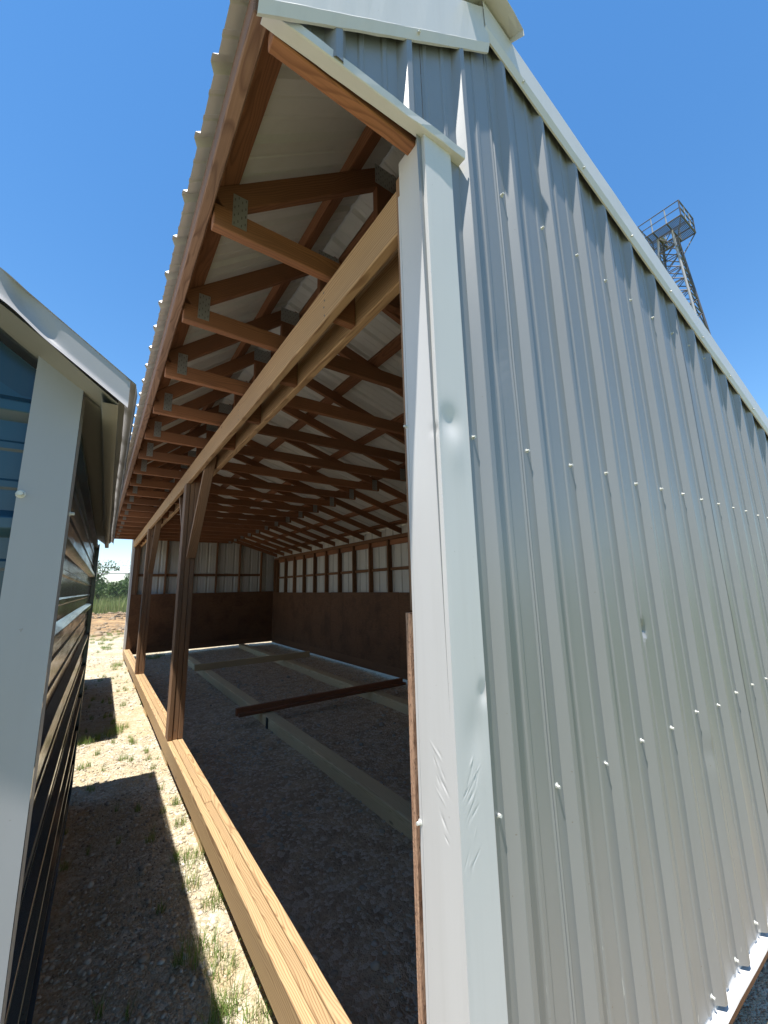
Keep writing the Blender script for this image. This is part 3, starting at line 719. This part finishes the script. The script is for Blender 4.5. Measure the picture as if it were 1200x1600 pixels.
# ------------------------------------------------------------------ small navy sheds on the left
def small_shed(label, loc, rz, length, width, eave, wall_dx, fo, simple=False):
    """local frame: x=0 is the right wall, building extends to -width; y=0 front wall; z=0 ground"""
    r = empty('utility_shed', loc, rz); tag(r, label, 'shed', 'small navy sheds left of the passage')
    sl_ = .74; oh = .092; ex = oh
    ridge_x = -width/2; rz_ = eave+sl_*(width/2+oh)
    def top(x): return eave+sl_*(ex-x) if x > ridge_x else rz_-sl_*(ridge_x-x)
    zb, zt = .16, eave+.02
    # horizontal ribbed cladding of the right wall, three sheets tall
    hs = [zb, zb+.62, zb+1.24, zt+.03]
    for a, b in zip(hs, hs[1:]):
        prof = rib_profile(a, b, .07, .019, .004)
        sheet('wall_sheet', prof, lambda s: .0, lambda s: length, lambda s, h, t: (h+.0016*math.sin(t*2.4+s*5)*math.sin(s*9+t), t, s), 'navy', r, 24)
        sheet('wall_sheet', prof, lambda s: -width, lambda s: 0.0, lambda s, h, t: (t, -h-.001*math.sin(t*3+s*5), s), 'navy_sky', r, 12)
        sheet('wall_sheet', prof, lambda s: 0.0, lambda s: length, lambda s, h, t: (-width-h, t, s), 'navy', r, 2)
        sheet('wall_sheet', prof, lambda s: -width, lambda s: 0.0, lambda s, h, t: (t, length+h, s), 'navy', r, 2)
    for y, sg in ((-.0, -1), (length, 1)):
        g = [(-width, y, zt), (0, y, zt), (.0, y, top(0)-.03), (ridge_x, y, top(ridge_x)-.03), (-width, y, top(-width)-.03)]
        mesh('gable_sheet', g, [(0, 1, 2, 3, 4)], 'navy', r)
    # skid below
    bx('skid', -.10, .012, -.01, length+.01, .0, .155, 'timber', r, 'y')
    bx('skid', -width-.012, -width+.10, -.01, length+.01, .0, .155, 'timber', r, 'y')
    prism('base_trim', [(.0, .0), (.028, 0), (.028, -.004), (.026, -.05), (.0, -.05)], (0, -.0, zb+.01), (0, length, zb+.01), (1, 0, 0), (0, 0, 1), 'navy', r)
    # corner trims
    us = list(np.linspace(0, 1, 60)); ztr = lambda x: top(x)-.003
    gridsheet('corner_trim', us, list(np.linspace(0, .079, 12)), lambda t, a: (.024-a, -.0245+.0008*math.sin(t*12+a*20)+.0005*math.sin(t*34), .10+t*(ztr(.024-a)-.10)), 'trim_shaded', r)
    us = list(np.linspace(.1, ztr(.025), 60))
    gridsheet('corner_trim', us, list(np.linspace(0, .062, 6)), lambda z, a: (.0245+.0006*math.sin(z*7), -.024+a, z), 'trim_shaded', r)
    prism('corner_trim', [(.026, -.07), (.026, .024), (-.06, .024), (-.06, .021), (.023, .021), (.023, -.07)], (0, length, .1), (0, length, zt), (1, 0, 0), (0, 1, 0), 'navy', r)
    for a in (1.19, 1.725): screw((-.049, -.0255, a), (0, -1, 0), r, 1.15)
    for a in (1.70, .82): screw((.0252, .015, a), (1, 0, 0), r, .8)
    # roof sheets, soffit, rake and eave trims
    for s in (1, -1):
        xe = ex if s > 0 else -width-ex
        prof = rib_profile(-fo+.02, length+fo*.4, .05)
        sheet('roof_sheet', prof, lambda q: xe, lambda q: ridge_x, lambda q, h, t: (t, q, top(t)+.036+h*1.1), 'roof', r, 2)
    # soffit boards under the overhang (front rake and eave)
    def quad(nm, pts, mat): 
        o = mesh(nm, pts, [(0, 1, 2, 3)], mat, r); md = o.modifiers.new('t', 'SOLIDIFY'); md.thickness = .003; return o
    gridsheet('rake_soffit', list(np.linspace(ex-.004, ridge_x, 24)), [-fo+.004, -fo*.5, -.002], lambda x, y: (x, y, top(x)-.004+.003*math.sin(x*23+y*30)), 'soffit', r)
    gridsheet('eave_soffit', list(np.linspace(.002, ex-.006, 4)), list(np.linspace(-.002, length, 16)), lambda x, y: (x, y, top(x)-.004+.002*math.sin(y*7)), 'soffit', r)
    # rake face trim, dented near the top
    def rk(x, v):
        d = .014*math.exp(-((x+.075)/.03)**2-((v-.04)/.03)**2)+.006*math.exp(-((x+.035)/.02)**2-((v-.02)/.02)**2)-.004*math.exp(-((x+.10)/.02)**2)
        return (x, -fo-.002+d-.01*math.exp(-(v/.006)**2), top(x)-.006+v+.006*math.exp(-((x+.08)/.03)**2))
    gridsheet('rake_trim', list(np.linspace(ex+.012, -.5, 90))+list(np.linspace(-.52, ridge_x, 10)), list(np.linspace(0, .062, 12)), rk, 'trim_shaded', r)
    gridsheet('rake_trim', list(np.linspace(ex+.022, ridge_x, 40)), [-fo-.004, -fo+.05], lambda x, y: (x, y, top(x)+.057), 'trim_shaded', r)
    gridsheet('rake_trim', list(np.linspace(-width-ex, ridge_x, 20)), [0, .07], lambda x, v: (x, -fo-.002, top(x)-.006+v), 'trim_shaded', r)
    # eave fascia
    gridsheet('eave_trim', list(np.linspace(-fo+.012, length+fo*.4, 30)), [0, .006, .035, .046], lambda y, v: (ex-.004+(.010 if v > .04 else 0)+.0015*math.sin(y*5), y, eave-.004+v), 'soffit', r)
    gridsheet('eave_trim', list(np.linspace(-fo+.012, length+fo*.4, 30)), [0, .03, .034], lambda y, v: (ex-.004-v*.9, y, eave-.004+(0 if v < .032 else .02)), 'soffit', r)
    mesh('eave_drip', [(ex+.004, -fo-.004, eave+.050), (ex+.022, -fo-.004, eave+.040), (ex+.026, -fo-.004, eave+.018), (ex+.004, length+fo*.4, eave+.050), (ex+.022, length+fo*.4, eave+.040), (ex+.026, length+fo*.4, eave+.018)], [(0, 1, 4, 3), (1, 2, 5, 4)], 'trim_shaded', r)
    return r
small_shed('small navy ribbed-steel shed with white corner trim at the left edge of the photo', (-.741, .335, 0), -.0165, 3.05, 2.44, 1.909, 0, .12)
small_shed('second small navy shed standing behind the white-trimmed one, casting the farther shadow', (-.875, 4.72, 0), -.0094, 3.75, 2.44, 1.75, 0, .12)

# ------------------------------------------------------------------ vegetation
def blades(spots, hmin, hmax, wd, lean, nper, rad, seed):
    rng = np.random.default_rng(seed); V = []; 
    for (x, y, sc) in spots:
        for _ in range(int(nper*sc)):
            r = rad*sc*math.sqrt(rng.random()); a = rng.random()*6.283
            bx_, by_ = x+r*math.cos(a), y+r*math.sin(a)
            h = rng.uniform(hmin, hmax)*(.7+.5*sc*rng.random()); d = rng.random()*6.283; le = lean*h*rng.random()
            wx, wy = math.cos(d+1.57)*wd, math.sin(d+1.57)*wd; lx, ly = math.cos(d)*le, math.sin(d)*le
            z0 = float(ground_z(np.array(bx_), np.array(by_)))-.004
            V += [(bx_-wx, by_-wy, z0), (bx_+wx, by_+wy, z0), (bx_+lx*.45+wx*.7, by_+ly*.45+wy*.7, z0+h*.62), (bx_+lx*.45-wx*.7, by_+ly*.45-wy*.7, z0+h*.62),
                  (bx_+lx, by_+ly, z0+h*.95)]
    k = len(V)//5
    F = np.array([[0, 1, 2], [0, 2, 3], [3, 2, 4]])[None]+(np.arange(k)*5)[:, None, None]
    return V, F.reshape(-1, 3)
rng = np.random.default_rng(5)
spots = [(-.06, 2.17, 1), (-.14, 1.49, 1.1), (-.08, 1.36, .9), (-.03, 1.75, .8), (-.1, 1.2, .9), (-.04, 1.06, .8), (-.14, 1.14, .7), (-.05, 2.6, .5), (-.09, 1.95, .7), (-.03, 2.9, .4),
         (-.56, 4.87, 1.2), (-.35, 4.98, 1.3), (-.28, 5.13, 1.1), (-.62, 4.8, 1), (-.42, 4.9, 1.1), (-.20, 4.5, .5), (-.3, 4.1, .5), (-.62, 4.1, .5), (-.5, 4.4, .4), (-.16, 9.9, 1.5), (-.12, 10.1, 1.3), (-.2, 9.5, .7), (.6, 10.5, 1.7), (.75, 10.8, 1.5), (.5, 10.9, 1.2), (-.2, 6.3, .6), (-.12, 7.3, .5)]
for _ in range(70): spots.append((rng.uniform(-.7, .0), rng.uniform(1.0, 9), rng.uniform(.12, .35)))
for _ in range(260): spots.append((rng.uniform(-4, 4), rng.uniform(12.5, 19), rng.uniform(.4, 1.3)))
for _ in range(60): spots.append((rng.uniform(-3.2, -.8), rng.uniform(8.6, 12.5), rng.uniform(.3, 1)))
V, F = blades(spots, .025, .105, .0014, .9, 120, .075, 1)
tag(rawmesh('grass', V, F, 'grass', 'stuff'), 'short weeds and grass tufts growing through the gravel', 'grass')
M['straw'] = leafmat('dry_stalks', (0.20, 0.14, 0.07), (0.36, 0.28, 0.15), (0.46, 0.38, 0.22))
sp2 = [(rng.uniform(-.72, -.0), rng.uniform(.6, 8.5), rng.uniform(.3, 1)) for _ in range(150)]+[(rng.uniform(.2, 2.4), rng.uniform(.5, 7), rng.uniform(.3, 1)) for _ in range(90)]+[(rng.uniform(-3, 3), rng.uniform(11.5, 18), 1.2) for _ in range(160)]
V, F = blades(sp2, .012, .04, .0011, 5.0, 9, .10, 9)
tag(rawmesh('dry_stalks', V, F, 'straw', 'stuff'), 'dry straw-coloured stalks lying over the gravel', 'straw')
far = [(rng.uniform(-16, 26), 29.5+rng.random()**1.6*16, 1.0) for _ in range(5200)]
V, F = blades(far, .75, 1.35, .012, .45, 5, .35, 2)
tag(rawmesh('tall_grass', V, F, 'tall', 'stuff'), 'band of tall green field grass beyond the dirt bank', 'grass')

def leaves(cloud, size, seed):
    rg = np.random.default_rng(seed); V = []; k = 0
    for c in cloud:
        a = rg.normal(size=3); a /= np.linalg.norm(a); b = np.cross(a, rg.normal(size=3)); b /= np.linalg.norm(b)
        s = size*rg.uniform(.6, 1.3); c = np.array(c)
        V += [c-a*s, c+b*s*.45, c+a*s, c-b*s*.45]; k += 1
    return V, (np.array([[0, 1, 2, 3]])+(np.arange(k)*4)[:, None])
def crown_cloud(lobes, n, seed):
    rg = np.random.default_rng(seed); out = []
    wts = np.array([r**2 for *_, r in lobes]); wts /= wts.sum()
    for _ in range(n):
        x, y, z, r = lobes[rg.choice(len(lobes), p=wts)]
        d = rg.normal(size=3); d /= np.linalg.norm(d); q = r*(.55+.5*rg.random()**.6)
        out.append((x+d[0]*q, y+d[1]*q, z+d[2]*q*.85))
    return out
def plant(name, loc, lobes, n, leaf, trunks, seed):
    e = empty(name, loc)
    V, F = leaves(crown_cloud(lobes, n, seed), leaf, seed+1)
    rawmesh('crown', V, F, 'leaf', None, e)
    TV = []; TF = []
    for a, b, r in trunks: tube(TV, TF, a, b, r, 6)
    mesh('trunk', TV, TF, 'bark', e)
    return e
shl = []
for i in range(3):
    rg = random.Random(i+20)
    lobes = [(rg.uniform(-1.6, 1.6), rg.uniform(-.9, .9), rg.uniform(.5, 1.45), rg.uniform(.45, .85)) for _ in range(11)]
    shl.append((lobes, [((rg.uniform(-.3, .3), 0, 0), (l_[0]*.8, l_[1]*.8, l_[2]), .03) for l_ in lobes[:6]]))
names = ['leftmost', 'second', 'third', 'fourth', 'fifth', 'sixth', 'seventh', 'eighth', 'ninth', 'tenth', 'eleventh', 'twelfth', 'thirteenth', 'fourteenth', 'fifteenth']
protos = [None]*3
for i in range(15):
    kx = i % 3; loc = (-9.5+i*1.75+random.uniform(-.5, .5), 46+random.uniform(-2, 2.5), .0)
    if protos[kx] is None: o = protos[kx] = plant('shrub', loc, shl[kx][0], 3000, .11, shl[kx][1], 40+kx)
    else: o = copy_tree(protos[kx], None); o.location = loc
    o.scale = (1.15, 1.1, random.uniform(1.15, 1.35)); o.rotation_euler = (0, 0, random.uniform(-.4, .4))
    tag(o, 'dense green shrub in the hedge behind the tall grass, %s from the left' % names[i], 'shrub', 'shrubs of the far hedge')
t = plant('tree', (-.75, 36, 0), [(-.5, 0, 2.6, .8), (.2, 0, 3.0, .55), (.75, .1, 3.55, .42), (-.2, .2, 3.5, .5), (1.2, 0, 3.3, .22), (-.9, 0, 3.2, .6), (0, 0, 2.1, .6), (.55, 0, 2.35, .3)], 1300, .10,
          [((-.3, 0, 0), (-.2, 0, 1.8), .07), ((-.2, 0, 1.8), (.4, 0, 3.0), .04), ((.4, 0, 3.0), (1.3, 0, 3.35), .02), ((-.2, 0, 1.8), (-.7, 0, 3.2), .04), ((.3, 0, 2.8), (.75, 0, 3.7), .02)], 77)
tag(t, 'sparse young tree rising above the hedge beside the navy shed', 'tree')
t = plant('tree', (1.75, 38, 0), [(0, 0, 2.3, .7), (.4, 0, 2.8, .5), (-.3, 0, 2.75, .35), (.8, 0, 2.4, .6)], 1000, .10,
          [((.1, 0, 0), (.1, 0, 1.8), .06), ((.1, 0, 1.8), (.5, 0, 2.9), .03), ((.1, 0, 1.8), (-.4, 0, 2.8), .03)], 78)
tag(t, 'small bushy tree above the hedge at the shed\'s far corner', 'tree')

# ------------------------------------------------------------------ chain-link fence
FY = 24.0; fe = empty('chain_link_fence', (0, FY, 0)); tag(fe, 'chain-link security fence with barbed wire across the far end of the yard', 'fence')
for i in range(10):
    x = -13.4+i*3.05
    TV = []; TF = []; tube(TV, TF, (x, 0, 0), (x, 0, 2.47), .03, 8); tube(TV, TF, (x, 0, 2.47), (x, -.28, 2.85), .015, 5); tube(TV, TF, (x, 0, 2.47), (x, .28, 2.85), .015, 5)
    mesh('fence_post', TV, TF, 'fence', fe)
TV = []; TF = []; tube(TV, TF, (-13.4, 0, 2.46), (14.05, 0, 2.46), .021, 8); mesh('top_rail', TV, TF, 'fence', fe)
for yy_, zz in ((-.1, 2.60), (-.19, 2.73), (-.28, 2.85), (.1, 2.6), (.19, 2.73), (.28, 2.85)):
    TV = []; TF = []; tube(TV, TF, (-13.4, yy_, zz), (14.05, yy_, zz), .004, 3)
    for q in range(180):
        x = -13.3+q*.15+random.uniform(-.02, .02); tube(TV, TF, (x-.015, yy_, zz-.025), (x+.015, yy_, zz+.025), .004, 3)
    mesh('barbed_wire', TV, TF, 'fence', fe)
TV = []; TF = []
for q in range(1500):
    a = q*.055; tube(TV, TF, (-13.4+27.4*q/1500, .12*math.cos(q*.33), 2.98+.16*math.sin(q*.33)), (-13.4+27.4*(q+1)/1500, .12*math.cos((q+1)*.33), 2.98+.16*math.sin((q+1)*.33)), .005, 3)
mesh('razor_coil', TV, TF, 'fence', fe)
TV = []; TF = []
hh = 2.42
for q in range(320):
    x = -15.2+q*.095
    for sg in (1, -1):
        xa, xb_ = (x, x+hh*.8) if sg > 0 else (x+hh*.8, x)
        za, zb_ = .03, hh
        # clip to the run of the fence
        if max(xa, xb_) < -13.4 or min(xa, xb_) > 14.0: continue
        tube(TV, TF, (xa, sg*.004, za), (xb_, sg*.004, zb_), .0028, 3)
tag(mesh('chain_link_mesh', TV, TF, 'fence', fe), kind='stuff')

# ------------------------------------------------------------------ lattice tower
TX, TYY, ZF, HP = 29.65, 7.3, 24.9, 1.24
tw = empty('lattice_tower', (TX, TYY, 0)); tag(tw, 'steel lattice tower with railed square platform rising behind the shed roof', 'tower')
def part(name, segs, mat='tower', k=4):
    TV = []; TF = []
    for a, b, r in segs: tube(TV, TF, a, b, r*1.45, k)
    return mesh(name, TV, TF, mat, tw)
def half(z): return .42+(ZF-z)*.072
cor = [(-1, -1), (1, -1), (1, 1), (-1, 1)]
for sx_, sy_ in cor:
    part('leg', [((sx_*half(0), sy_*half(0), 0), (sx_*half(ZF), sy_*half(ZF), ZF), .05)], 'towerpale' if (sx_, sy_) in ((-1, -1), (-1, 1)) else 'tower')
zz = [0]; 
while zz[-1] < ZF-.6: zz.append(min(ZF, zz[-1]+max(.95, half(zz[-1])*1.25)))
zz[-1] = ZF-.05
for i, (a, b) in enumerate(zip(zz, zz[1:])):
    ha, hb = half(a), half(b)
    for c in range(4):
        (x0, y0), (x1, y1) = cor[c], cor[(c+1) % 4]
        part('cross_brace', [((x0*ha, y0*ha, a), (x1*hb, y1*hb, b), .024), ((x1*ha, y1*ha, a), (x0*hb, y0*hb, b), .024), ((x0*hb, y0*hb, b), (x1*hb, y1*hb, b), .026)])
# platform: grating bars round a hatch, frame, knee struts, railing
part('platform_frame', [((-HP, -HP, ZF), (HP, -HP, ZF), .04), ((HP, -HP, ZF), (HP, HP, ZF), .04), ((HP, HP, ZF), (-HP, HP, ZF), .04), ((-HP, HP, ZF), (-HP, -HP, ZF), .04), ((-HP, -.42, ZF), (HP, -.42, ZF), .035), ((-HP, .42, ZF), (HP, .42, ZF), .035), ((-.42, -HP, ZF), (-.42, HP, ZF), .03), ((.42, -HP, ZF), (.42, HP, ZF), .03)])
seg = []
for i in range(33):
    y = -HP+.04+i*(2*HP-.08)/32
    if abs(y) > .42: seg.append(((-HP, y, ZF+.03), (HP, y, ZF+.03), .017))
    else: seg += [((-HP, y, ZF+.03), (-.42, y, ZF+.03), .017), ((.42, y, ZF+.03), (HP, y, ZF+.03), .017)]
part('grating', seg)
part('hatch_beam', [((-.35, .3, ZF+.05), (.35, .3, ZF+.05), .09)], 'towerpale')
for sx_, sy_ in cor:
    part('strut', [((sx_*half(ZF-1.6), sy_*half(ZF-1.6), ZF-1.6), (sx_*HP, sy_*HP, ZF), .025)])
    for z, r in ((ZF+.6, .024), (ZF+1.15, .03)): pass
for c in range(4):
    (x0, y0), (x1, y1) = cor[c], cor[(c+1) % 4]
    part('guard_rail', [((x0*HP, y0*HP, ZF+z), (x1*HP, y1*HP, ZF+z), r) for z, r in ((.6, .026), (1.15, .03))])
    for q in (0, 1/3, 2/3):
        x, y = x0+(x1-x0)*q, y0+(y1-y0)*q
        part('rail_post', [((x*HP, y*HP, ZF), (x*HP, y*HP, ZF+1.15), .026)], 'towerpale' if q else 'tower')
